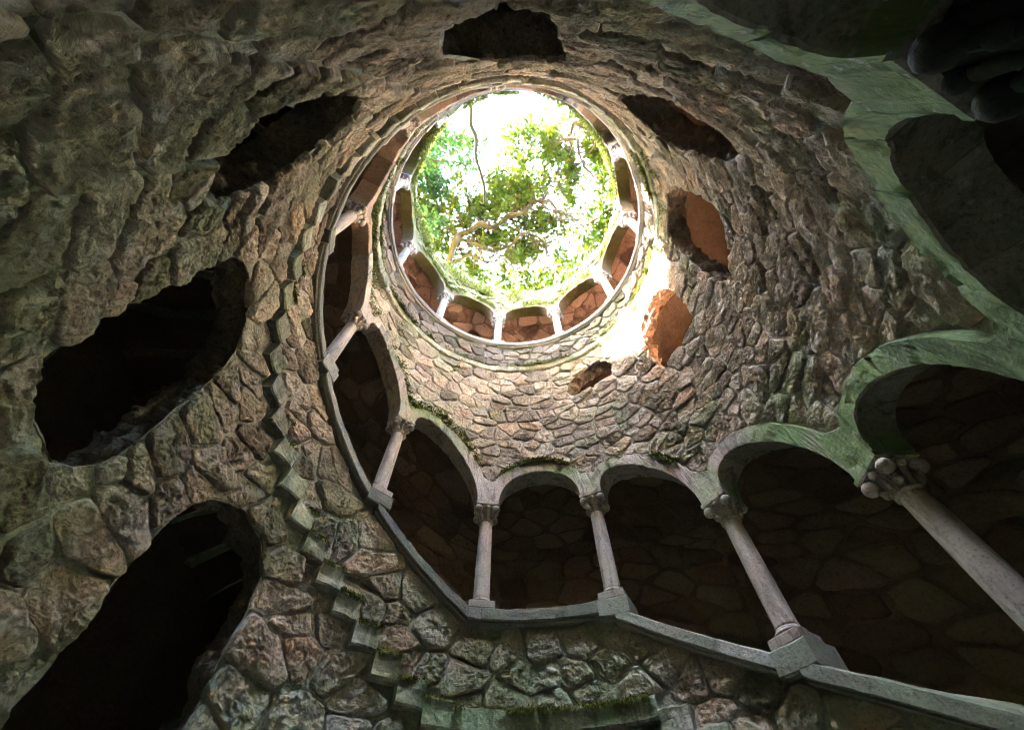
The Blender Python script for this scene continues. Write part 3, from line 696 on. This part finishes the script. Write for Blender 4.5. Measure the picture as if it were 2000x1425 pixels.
for ke in (KMIN - .3, KMAX + .2):
    zz = np.linspace(float(floor_at(ke)) - 0.1, float(ceil_at(ke)) + 0.08, 12); Rr, Zz = np.meshgrid(np.linspace(0.97, RO + .01, 10), zz, indexing='ij')
    obj('end_wall', mesh('end_wall', cyl(np.full_like(Rr, ke), Zz, Rr).reshape(-1, 3), grid_faces(10, 12)), M_PLASTER, gal)

# ------------------------------------------------------------------ shaft floor and the ground around the well head
a = np.linspace(0, 2 * np.pi, 72, endpoint=False); r = np.linspace(0.02, RO + .05, 24); A_, R_ = np.meshgrid(a, r, indexing='ij')
Pf = np.stack([R_ * np.cos(A_), R_ * np.sin(A_), np.full_like(A_, -0.655)], -1); Pf[..., 2] += fbm(Pf, 4, 3, 41) * 0.006
tag(obj('floor', mesh('floor', Pf.reshape(-1, 3), grid_faces(72, 24, True)), M_MORTAR), kind='structure')
a = np.linspace(0, 2 * np.pi, 220, endpoint=False); r = np.r_[0.967, 0.975, 0.99, np.geomspace(1.01, 300, 60)]; A_, R_ = np.meshgrid(a, r, indexing='ij')
kg = (np.degrees(A_) - K0) / DK + 14
Pe = np.stack([R_ * np.cos(A_), R_ * np.sin(A_), rim_at(np.where(kg < 7, kg + 11, kg)) - 0.03], -1)
w = np.clip((R_ - 1.1) / 2, 0, 1); Pe[..., 2] = Pe[..., 2] * (1 - w) + (RIM - 0.02) * w + fbm(Pe, 0.5, 3, 43) * 0.15 * w + fbm(Pe, 13, 4, 44) * 0.025 * np.clip(3 - R_, 0, 1)
Pe[:, 0, 2] -= 0.06; Pe[:, 1, 2] -= 0.02
tag(obj('ground', mesh('ground', Pe.reshape(-1, 3), grid_faces(220, len(r), True)), M_SOIL), kind='structure')

# ------------------------------------------------------------------ moss, grass and roots
def blades(pos, dirs, length, width, name, label, cat, mat, parent=None):
    n = len(pos); d = dirs / np.linalg.norm(dirs, axis=1, keepdims=True)
    side = np.cross(d, rng.normal(size=(n, 3))); side /= np.linalg.norm(side, axis=1, keepdims=True)
    L = length[:, None]; W = width[:, None]
    p0, p1 = pos - side * W, pos + side * W
    mid = pos + d * L * 0.55 + rng.normal(0, 1, (n, 3)) * L * 0.12; tip = pos + d * L + np.array([0, 0, -1]) * L * 0.35
    V = np.stack([p0, p1, mid + side * W * .7, mid - side * W * .7, tip], 1).reshape(-1, 3); b = np.arange(n)[:, None, None] * 5
    F = (np.array([(0, 1, 2), (0, 2, 3), (3, 2, 4)])[None] + b).reshape(-1, 3)
    o = obj(name, mesh(name, V, F, smooth=False, attr=np.repeat(rng.random(n), 5)), mat, parent)
    return tag(o, label, cat, kind='stuff')
def tufts(kf, zf, Rf, n, per, spread, ln, wd, down=0.6):
    k = kf(n); z = zf(k); c = cyl(k, z, Rf); c = np.repeat(c, per, 0) + rng.normal(0, spread, (n * per, 3)) * np.array([1, 1, .5])
    inw = -c * np.array([1, 1, 0]); inw /= np.linalg.norm(inw, axis=1, keepdims=True)
    d = inw * 0.6 + rng.normal(0, 0.5, c.shape); d[:, 2] -= down
    return c, d, rng.uniform(*ln, len(c)), rng.uniform(*wd, len(c))
def clumpy(a, b, s):
    def f(n):
        x = rng.uniform(a, b, n * 4); p = np.stack([x * AX, x * 0, x * 0 + s], 1); keep = noise(p, 6, 5) > rng.uniform(-.5, .5, len(x)); x = x[keep]
        return x[:n]
    return f
T = [tufts(clumpy(7, 18, 1), lambda k: rim_at(k) - rng.uniform(0, .28, len(k)) ** 1.0 * 1, RW - .012, 1500, 9, .012, (.015, .045), (.0015, .004), .7),
     tufts(clumpy(8.5, 18, 6), lambda k: extr_at(k) + rng.uniform(-.06, .05, len(k)), RA + .002, 1300, 9, .009, (.01, .03), (.0012, .0032), .6),
     tufts(clumpy(9.7, 18, 2), lambda k: floor_at(k) + .03, 0.948, 700, 8, .009, (.01, .03), (.001, .003), .4),
     tufts(clumpy(9.7, 18, 3), lambda k: floor_at(k) - rng.uniform(.03, .2, len(k)), RW, 260, 8, .01, (.01, .03), (.001, .003), .8)]
cat4 = [np.concatenate([t[i] for t in T]) for i in range(4)]
blades(*cat4, 'moss', 'yellow-green moss hanging from the rim and the ledges of the top gallery', 'moss', M_MOSS)
T = [tufts(clumpy(1.15, 2.9, 4), lambda k: extr_at(k) + .006, RA + .004, 330, 9, .008, (.01, .032), (.001, .0028), .5),
     tufts(clumpy(3.1, 6.9, 7), lambda k: extr_at(k) + rng.uniform(0, .08, len(k)), RA + .008, 500, 9, .010, (.01, .035), (.001, .003), .6)]
cat4 = [np.concatenate([t[i] for t in T]) for i in range(4)]
blades(*cat4, 'moss', 'green moss tufts growing along the tops of the lower arches', 'moss', M_MOSS)
def step_z(k):
    z = np.full(len(k), np.nan)
    for a, b, t, h, l in steps: z = np.where((k >= a) & (k < b), t, z)
    return np.where(np.isnan(z), floor_at(k), z)
T = [tufts(clumpy(1.9, 6.6, 5), lambda k: step_z(k) - .003, 0.949, 700, 8, .006, (.008, .024), (.0008, .0022), .7)]
blades(*T[0], 'moss', 'short dark moss fringing the stair ends', 'moss', M_MOSS)
# pale dry rootlets clinging to the upper walls
def rootlets(n, ka, kb, zf, seed):
    r = np.random.default_rng(seed); V = []; F = []
    for i in range(n):
        k = r.uniform(ka, kb); z = zf(k, r); L = r.integers(10, 26); hd = r.uniform(-1, 1); pts = []
        for j in range(L):
            pts.append(cyl(k, z, 0.951 + r.uniform(-.003, .004))); hd += r.normal(0, .5); hd *= .93
            z -= 0.012 * math.cos(hd); k += 0.012 * math.sin(hd) / AX
        pts = np.array(pts); w = r.uniform(.0007, .0019)
        d = np.gradient(pts, axis=0); d /= np.linalg.norm(d, axis=1, keepdims=True) + 1e-9; inw = -pts * np.array([1, 1, 0]); inw /= np.linalg.norm(inw, axis=1, keepdims=True)
        s = np.cross(d, inw); ww = w * np.linspace(1, .35, L)[:, None]
        ring = np.stack([pts + s * ww, pts + inw * ww, pts - s * ww], 1); o = len(V) * 0 + sum(len(x) for x in V)
        V.append(ring.reshape(-1, 3))
        for j in range(L - 1):
            for a in range(2): F.append((o + j * 3 + a, o + j * 3 + a + 1, o + j * 3 + 3 + a + 1, o + j * 3 + 3 + a))
    return np.concatenate(V), np.array(F)
V1, F1 = rootlets(150, 6.6, 10.4, lambda k, r: extr_at(np.array(k)) + r.uniform(0, .45), 51)
V2, F2 = rootlets(160, 11, 18, lambda k, r: rim_at(k) - r.uniform(0, .15), 52)
V3, F3 = rootlets(130, -4.6, 1.0, lambda k, r: floor_at(k + 11) - r.uniform(.03, .5), 53)
Vr = np.concatenate([V1, V2, V3]); Fr = np.concatenate([F1, F2 + len(V1), F3 + len(V1) + len(V2)])
tag(obj('rootlets', mesh('rootlets', Vr, Fr, attr=rng.random(len(Vr))), M_ROOT), 'fine dry rootlets clinging to the upper shaft walls', 'roots', kind='stuff')

FX0, FY0 = -1.75, -0.35
S_ = np.array([math.cos(el) * math.cos(az), math.cos(el) * math.sin(az), math.sin(el)])
def sun_gap(P, r=np.random.default_rng(99)):
    """True for leaf positions that stay: leaves are cut away along the sun rays to light a patch of the far wall"""
    B = -(P[:, 0] * S_[0] + P[:, 1] * S_[1]); A = S_[0] ** 2 + S_[1] ** 2; Cc = P[:, 0] ** 2 + P[:, 1] ** 2 - 0.94; D = B * B - A * Cc
    t = (-B + np.sqrt(np.maximum(D, 0))) / A; X = P - t[:, None] * S_
    a = (np.degrees(np.arctan2(X[:, 1], X[:, 0])) + 180) % 360 - 180; z = X[:, 2]; u = r.random(len(P))
    core = (D > 0) & (a > -2) & (a < 47) & (z > 2.45) & (z < 2.96)
    dap = (D > 0) & (a > -35) & (a < 80) & (z > 2.3) & (z < 4.7)
    return ~((core & (u < 0.97)) | (dap & (u < 0.22)))
# ------------------------------------------------------------------ the oak over the opening
def tube(pts, r0, r1, n=8, wob=0.15, sub=4):
    p = np.array(pts, float); m = len(p)
    if sub > 1:                                     # Catmull-Rom
        q = np.vstack([2 * p[0] - p[1], p, 2 * p[-1] - p[-2]]); out = []
        for i in range(1, m):
            for t in np.linspace(0, 1, sub, endpoint=False):
                a, b, c, d = q[i - 1], q[i], q[i + 1], q[i + 2]
                out.append(0.5 * (2 * b + (c - a) * t + (2 * a - 5 * b + 4 * c - d) * t * t + (3 * b - a - 3 * c + d) * t ** 3))
        out.append(p[-1]); p = np.array(out); m = len(p)
    d = np.gradient(p, axis=0); d /= np.linalg.norm(d, axis=1, keepdims=True) + 1e-9
    ref = np.array([0.13, 0.21, 0.97]); s = np.cross(d, ref); s /= np.linalg.norm(s, axis=1, keepdims=True) + 1e-9; u = np.cross(s, d)
    a = np.linspace(0, 2 * np.pi, n, endpoint=False); rr = (r0 + (r1 - r0) * np.linspace(0, 1, m) ** .8)[:, None] * (1 + wob * rng.normal(0, 1, (m, 1)).clip(-1, 1) * .6)
    V = p[:, None] + s[:, None] * (rr * np.cos(a))[..., None] + u[:, None] * (rr * np.sin(a))[..., None]
    j, i = np.meshgrid(np.arange(m - 1), np.arange(n), indexing='ij'); i2 = (i + 1) % n
    F = np.stack([j * n + i, j * n + i2, (j + 1) * n + i2, (j + 1) * n + i], -1).reshape(-1, 4)
    return V.reshape(-1, 3), F, p
LIMBS = [
  (0.075,0.018,[(-0.941, 1.125, 6.001), (-0.898, 0.99, 5.988), (-0.796, 0.734, 5.898), (-0.756, 0.7, 6.125), (-0.615, 0.672, 6.223), (-0.453, 0.538, 6.089), (-0.316, 0.622, 6.233), (-0.171, 0.594, 6.43), (-0.06, 0.475, 6.314), (0.11, 0.451, 6.348), (0.246, 0.396, 6.598), (0.308, 0.326, 6.558), (0.412, 0.324, 6.489), (0.539, 0.357, 6.729), (0.617, 0.455, 6.798), (0.699, 0.516, 6.669), (0.906, 0.618, 6.839), (1.107, 0.794, 7.014)]),
  (0.04,0.012,[(-0.757, 0.746, 6.101), (-0.609, 0.782, 6.079), (-0.456, 0.818, 5.98), (-0.322, 0.944, 6.199), (-0.15, 0.937, 6.288), (0.003, 0.81, 6.144), (0.112, 0.718, 6.28), (0.249, 0.775, 6.468), (0.399, 0.809, 6.343), (0.493, 0.926, 6.368), (0.508, 1.157, 6.61), (0.614, 1.26, 6.561), (0.725, 1.283, 6.483)]),
  (0.03,0.01,[(-0.83, 1.059, 6.001), (-0.631, 0.948, 5.991), (-0.499, 0.965, 5.905), (-0.389, 1.091, 6.136), (-0.284, 1.112, 6.238), (-0.148, 1.027, 6.107), (0.027, 1.231, 6.255), (0.166, 1.203, 6.456), (0.32, 1.145, 6.343)]),
  (0.05,0.014,[(1.241, -0.709, 6.701), (0.98, -0.639, 6.683), (0.804, -0.659, 6.59), (0.798, -0.543, 6.812), (0.753, -0.435, 6.906), (0.883, -0.453, 6.767), (0.92, -0.349, 6.907), (0.989, -0.215, 7.1), (1.05, -0.085, 6.98), (1.191, 0.063, 7.009), (1.162, 0.204, 7.255), (1.075, 0.375, 7.211)]),
  (0.025,0.01,[(0.818, -0.656, 6.701), (1.098, -0.512, 6.704), (1.1, -0.369, 6.63), (1.024, -0.215, 6.874), (1.026, -0.125, 6.988)]),
  (0.025,0.008,[(0.32, 0.37, 6.801), (0.477, 0.31, 6.829), (0.513, 0.177, 6.78), (0.67, 0.174, 7.049), (0.723, 0.282, 7.188), (0.738, 0.095, 7.094), (0.562, -0.052, 7.28)]),
  (0.03,0.012,[(-0.809, 0.73, 6.201), (-0.841, 0.638, 6.169), (-0.924, 0.531, 6.06), (-1.059, 0.547, 6.269), (-1.195, 0.607, 6.348), (-1.328, 0.603, 6.194)]),
  (0.02,0.006,[(0.113, 0.482, 6.501), (0.048, 0.355, 6.604), (0.004, 0.195, 6.63), (0.005, 0.058, 6.974), (-0.155, -0.062, 7.188)]),
  (0.018,0.006,[(-0.625, 0.566, 6.401), (-0.603, 0.472, 6.454), (-0.733, 0.509, 6.43), (-0.812, 0.593, 6.724), (-0.543, 0.407, 6.888)]),
  (0.024,0.006,[(0.763, -0.43, 7.001), (0.676, -0.458, 7.009), (0.564, -0.405, 6.94), (0.477, -0.289, 7.189), (0.304, -0.218, 7.308), (0.183, -0.389, 7.194)]),
  (0.02,0.006,[(0.724, 0.563, 6.901), (0.758, 0.745, 6.904), (0.857, 0.936, 6.83), (1.017, 1.097, 7.074), (1.232, 1.103, 7.188)]),
  (0.03,0.012,[(1.107, 0.794, 7.0), (1.45, 0.6, 7.1), (1.75, 0.3, 7.0), (1.7, -0.2, 6.9), (1.5, -0.6, 6.75), (1.241, -0.709, 6.7)]),
]
oak = tag(empty('oak_tree', (-1.55 * U, 1.75 * U, RIM * U)), 'gnarled oak with winding limbs spreading over the round opening', 'tree')
SEGS = []
def add_tube(name, pts, r0, r1, parent, mat, n=9, sub=4):
    V, F, p = tube(pts, r0, r1, n, sub=sub); return obj(name, mesh(name, V, F, attr=rng.random(len(V)) * .4 + .3), mat, parent), p
add_tube('trunk', [(-1.6, 1.85, RIM - .1), (-1.58, 1.8, RIM + .3), (-1.5, 1.7, RIM + .7), (-1.3, 1.5, RIM + 1.05), (-1.1, 1.3, 5.85), (-0.941, 1.125, 6.0)], .16, .08, oak, M_BARK, 14)
for r0, r1, pts in LIMBS:
    o, p = add_tube('limb', pts, r0 * .74, r1 * .75, oak, M_BARK)
    SEGS.append(p)
# twigs and leaves
GAP = np.array([(-0.50, -2.2), (0.35, -2.2), (0.28, -0.89), (0.22, -0.59), (-0.13, -0.5), (-0.09, -0.28), (-0.31, -0.12), (-0.41, -0.2), (-0.6, -0.28), (-0.72, -0.53), (-0.66, -0.89)])
TW_V, TW_F, LC = [], [], []; nv = 0
def twig(p, d, L, r, depth):
    global nv
    pts = [p]; n = max(3, int(L / 0.07))
    for i in range(n):
        d = d + rng.normal(0, .42, 3) * np.array([1, 1, .6]); d[2] *= .8; d = d / np.linalg.norm(d); p = p + d * 0.07; pts.append(p)
        g = inside(GAP, np.array([[p[0], p[1]]]) * (6.7 / p[2]))[0] and rng.random() > 0.06
        if g: break
        if i > 0: LC.append((p, d))
        if depth and rng.random() < .6:
            dd = d + rng.normal(0, .9, 3) * np.array([1, 1, .5]); twig(p, dd / np.linalg.norm(dd), L * .55, r * .6, depth - 1)
    if len(pts) < 3: return
    V, F, _ = tube(pts, r, r * .35, 4, sub=2); TW_V.append(V); TW_F.append(F + nv); nv += len(V)
for pi, p in enumerate(SEGS):
    n = len(p)
    L = np.linalg.norm(np.diff(p, axis=0), axis=1).sum()
    for q in range(int(L * 15)):
        i = min(n - 1, int(n * (0.12 + 0.88 * rng.random()) )); a = rng.uniform(0, 2 * np.pi)
        twig(p[i], np.array([np.cos(a), np.sin(a), rng.uniform(.1, .8)]), rng.uniform(.25, .6), .011, 1)
tag(obj('twigs', mesh('twigs', np.concatenate(TW_V), np.concatenate(TW_F), attr=rng.random(nv) * .5 + .2), M_BARK, oak), kind='stuff')
LEAF = np.array([(0, 0, 0), (.09, .12, .01), (.07, .25, .0), (.20, .36, .03), (.15, .48, .0), (.28, .62, .05), (.2, .74, .02), (.22, .88, .03), (.0, 1.0, -.05),
                 (-.22, .88, .03), (-.2, .74, .02), (-.28, .62, .05), (-.15, .48, .0), (-.20, .36, .03), (-.07, .25, 0), (-.09, .12, .01)])
LT = np.array([(0, 1, 15), (1, 2, 14), (1, 14, 15), (2, 3, 13), (2, 13, 14), (3, 4, 12), (3, 12, 13), (4, 5, 11), (4, 11, 12), (5, 6, 10), (5, 10, 11), (6, 7, 9), (6, 9, 10), (7, 8, 9)])
def leaves(centres, dirs, per, size, spread, tmpl, tris):
    n = len(centres) * per; c = np.repeat(centres, per, 0) + rng.normal(0, spread, (n, 3)); d = np.repeat(dirs, per, 0) + rng.normal(0, .8, (n, 3)); d[:, 2] -= .15
    d /= np.linalg.norm(d, axis=1, keepdims=True); up = np.array([0, 0, 1.0]) + rng.normal(0, .45, (n, 3)); s = np.cross(d, up); s /= np.linalg.norm(s, axis=1, keepdims=True) + 1e-9; u = np.cross(s, d)
    L = rng.uniform(size[0], size[1], n)[:, None, None]
    V = c[:, None] + L * (tmpl[None, :, :1] * s[:, None] + tmpl[None, :, 1:2] * d[:, None] + tmpl[None, :, 2:] * u[:, None])
    F = (tris[None] + (np.arange(n) * len(tmpl))[:, None, None]).reshape(-1, 3)
    return V.reshape(-1, 3), F, np.repeat(np.clip(np.repeat(rng.random(len(centres)), per) * .7 + rng.random(n) * .4, 0, 1), len(tmpl))
C = np.array([c for c, d in LC]); Dl = np.array([d for c, d in LC])
ok = np.hypot(C[:, 0] - .05, C[:, 1] - .35) < 2.2; C, Dl = C[ok], Dl[ok]
for p in SEGS[:4]:
    for j in range(0, len(p), 2):
        ok = ~((np.hypot(*(C[:, :2] / C[:, 2:3] - p[j, :2] / p[j, 2]).T) < 0.0185) & (C[:, 2] < p[j, 2] + .25)); C, Dl = C[ok], Dl[ok]
dens = noise(C, 3.2, 61); ok = dens > rng.uniform(-.75, .35, len(C)); C, Dl = C[ok], Dl[ok]
if len(C) > 5200: i = rng.permutation(len(C))[:5200]; C, Dl = C[i], Dl[i]
ok = sun_gap(C); C, Dl = C[ok], Dl[ok]
V, F, at_ = leaves(C, Dl, 9, (.055, .09), .036, LEAF, LT)
tag(obj('crown', mesh('crown', V, F, smooth=False, attr=at_), M_LEAF, oak), kind='stuff')

n = 9000; a = rng.uniform(0, 2 * np.pi, n); rr = rng.uniform(1.75, 4.4, n) ** 1.0; zc = 7.9 - 0.16 * (rr - .5) ** 2 + rng.uniform(-1.6, .25, n)  # unseen leaf clusters added round the oak to keep side sky off the rim
zc = np.maximum(zc, 5.0 + rng.uniform(0, .6, n)); da = (np.degrees(a) - SUN_AZ + 180) % 360 - 180
plane = RIM + (rr * np.cos(np.radians(da)) - 0.86) * math.tan(el)                # gap left in the added leaves so the sun gets in
keep = ~((np.abs(da) < 50) & (zc < plane + 0.12)) & (np.hypot(rr * np.cos(a) - FX0, rr * np.sin(a) - FY0) > 0.7)
C2 = np.stack([rr * np.cos(a), rr * np.sin(a), zc], 1)[keep]
m2 = 1700; r2 = rng.uniform(1.3, 3.2, m2); d2 = np.radians(rng.uniform(-62, 62, m2)); z2 = RIM + (r2 * np.cos(d2) - 0.86) * math.tan(el) + rng.uniform(.5, 2.3, m2)  # more added clusters, placed to shade the rim and gallery from the sun
C2 = np.vstack([C2, np.stack([r2 * np.cos(d2 + az), r2 * np.sin(d2 + az), z2], 1)[np.hypot(r2 * np.cos(d2 + az) + .4, r2 * np.sin(d2 + az) + .8) > .75]])
keep = noise(C2, 1.3, 63) > rng.uniform(-.9, .1, len(C2)); C2 = C2[keep]
C2 = C2[sun_gap(C2)]
V2, F2, at2 = leaves(C2, rng.normal(0, 1, (len(C2), 3)), 5, (.09, .16), .06, LEAF, LT)
tag(obj('added_shade_crown', mesh('added_shade_crown', V2, F2, smooth=False, attr=at2), M_LEAF, oak), kind='stuff')

# ------------------------------------------------------------------ the conifer leaning in from the left
FX, FY = FX0, FY0
fir = tag(empty('conifer_tree', (FX * U, FY * U, RIM * U)), 'dark blue-green conifer reaching over the left edge of the opening', 'tree')
add_tube('trunk', [(FX, FY, RIM - .1), (FX + .01, FY, 6.0), (FX, FY + .02, 8.0), (FX, FY, 9.6)], .11, .03, fir, M_BARK, 10)
SC, SD = [], []
TV, TF = [], []; nv2 = 0
for i in range(64):
    zb = rng.uniform(5.5, 9.3); a = rng.uniform(0, 2 * np.pi); Lb = max(.25, (1.32 - .27 * (zb - 5.5)) * rng.uniform(.75, 1.05)); p = np.array([FX, FY, zb]); d = np.array([np.cos(a), np.sin(a), .12]); pts = [p]
    n = int(Lb / .1) + 1
    for j in range(n):
        d = d + rng.normal(0, .12, 3); d[2] -= .035; d /= np.linalg.norm(d); p = p + d * .1; pts.append(p)
        for s in range(7):
            sd = d + rng.normal(0, .65, 3) * np.array([1, 1, .5]); sd[2] -= .15; sd /= np.linalg.norm(sd)
            for m_ in range(3): SC.append(p + sd * (.04 + .05 * m_)); SD.append(sd)
    V, F, _ = tube(pts, .018, .005, 5, sub=2); TV.append(V); TF.append(F + nv2); nv2 += len(V)
tag(obj('branches', mesh('branches', np.concatenate(TV), np.concatenate(TF), attr=rng.random(nv2)), M_BARK, fir), kind='stuff')
SPR = np.array([(0, 0, 0), (.16, .3, .02), (.05, .45, 0), (.2, .7, .0), (0, 1, 0), (-.2, .7, 0), (-.05, .45, 0), (-.16, .3, .02)])
ST = np.array([(0, 1, 7), (1, 2, 6), (1, 6, 7), (2, 3, 5), (2, 5, 6), (3, 4, 5)])
SC, SD = np.array(SC), np.array(SD); ok = sun_gap(SC); SC, SD = SC[ok], SD[ok]
V, F, at_ = leaves(SC, SD, 2, (.06, .11), .016, SPR, ST)
tag(obj('crown', mesh('crown', V, F, smooth=False, attr=at_), M_FIR, fir), kind='stuff')

# ------------------------------------------------------------------ the bare dead branch hanging over the rim
V, F, _ = tube([(-0.55, -1.25, RIM + .02), (-0.46, -1.05, 4.85), (-0.43, -0.847, 5.0), (-0.442, -0.688, 5.05), (-0.397, -0.563, 5.1), (-0.409, -0.372, 5.15), (-0.369, -0.217, 5.2), (-0.333, -0.058, 5.22), (-0.341, 0.11, 5.25)], .027, .016, 8)
tag(obj('dead_branch', mesh('dead_branch', V, F, attr=rng.random(len(V))), M_DARKBARK), 'thin bare dark branch crossing the open sky on the left', 'branch')
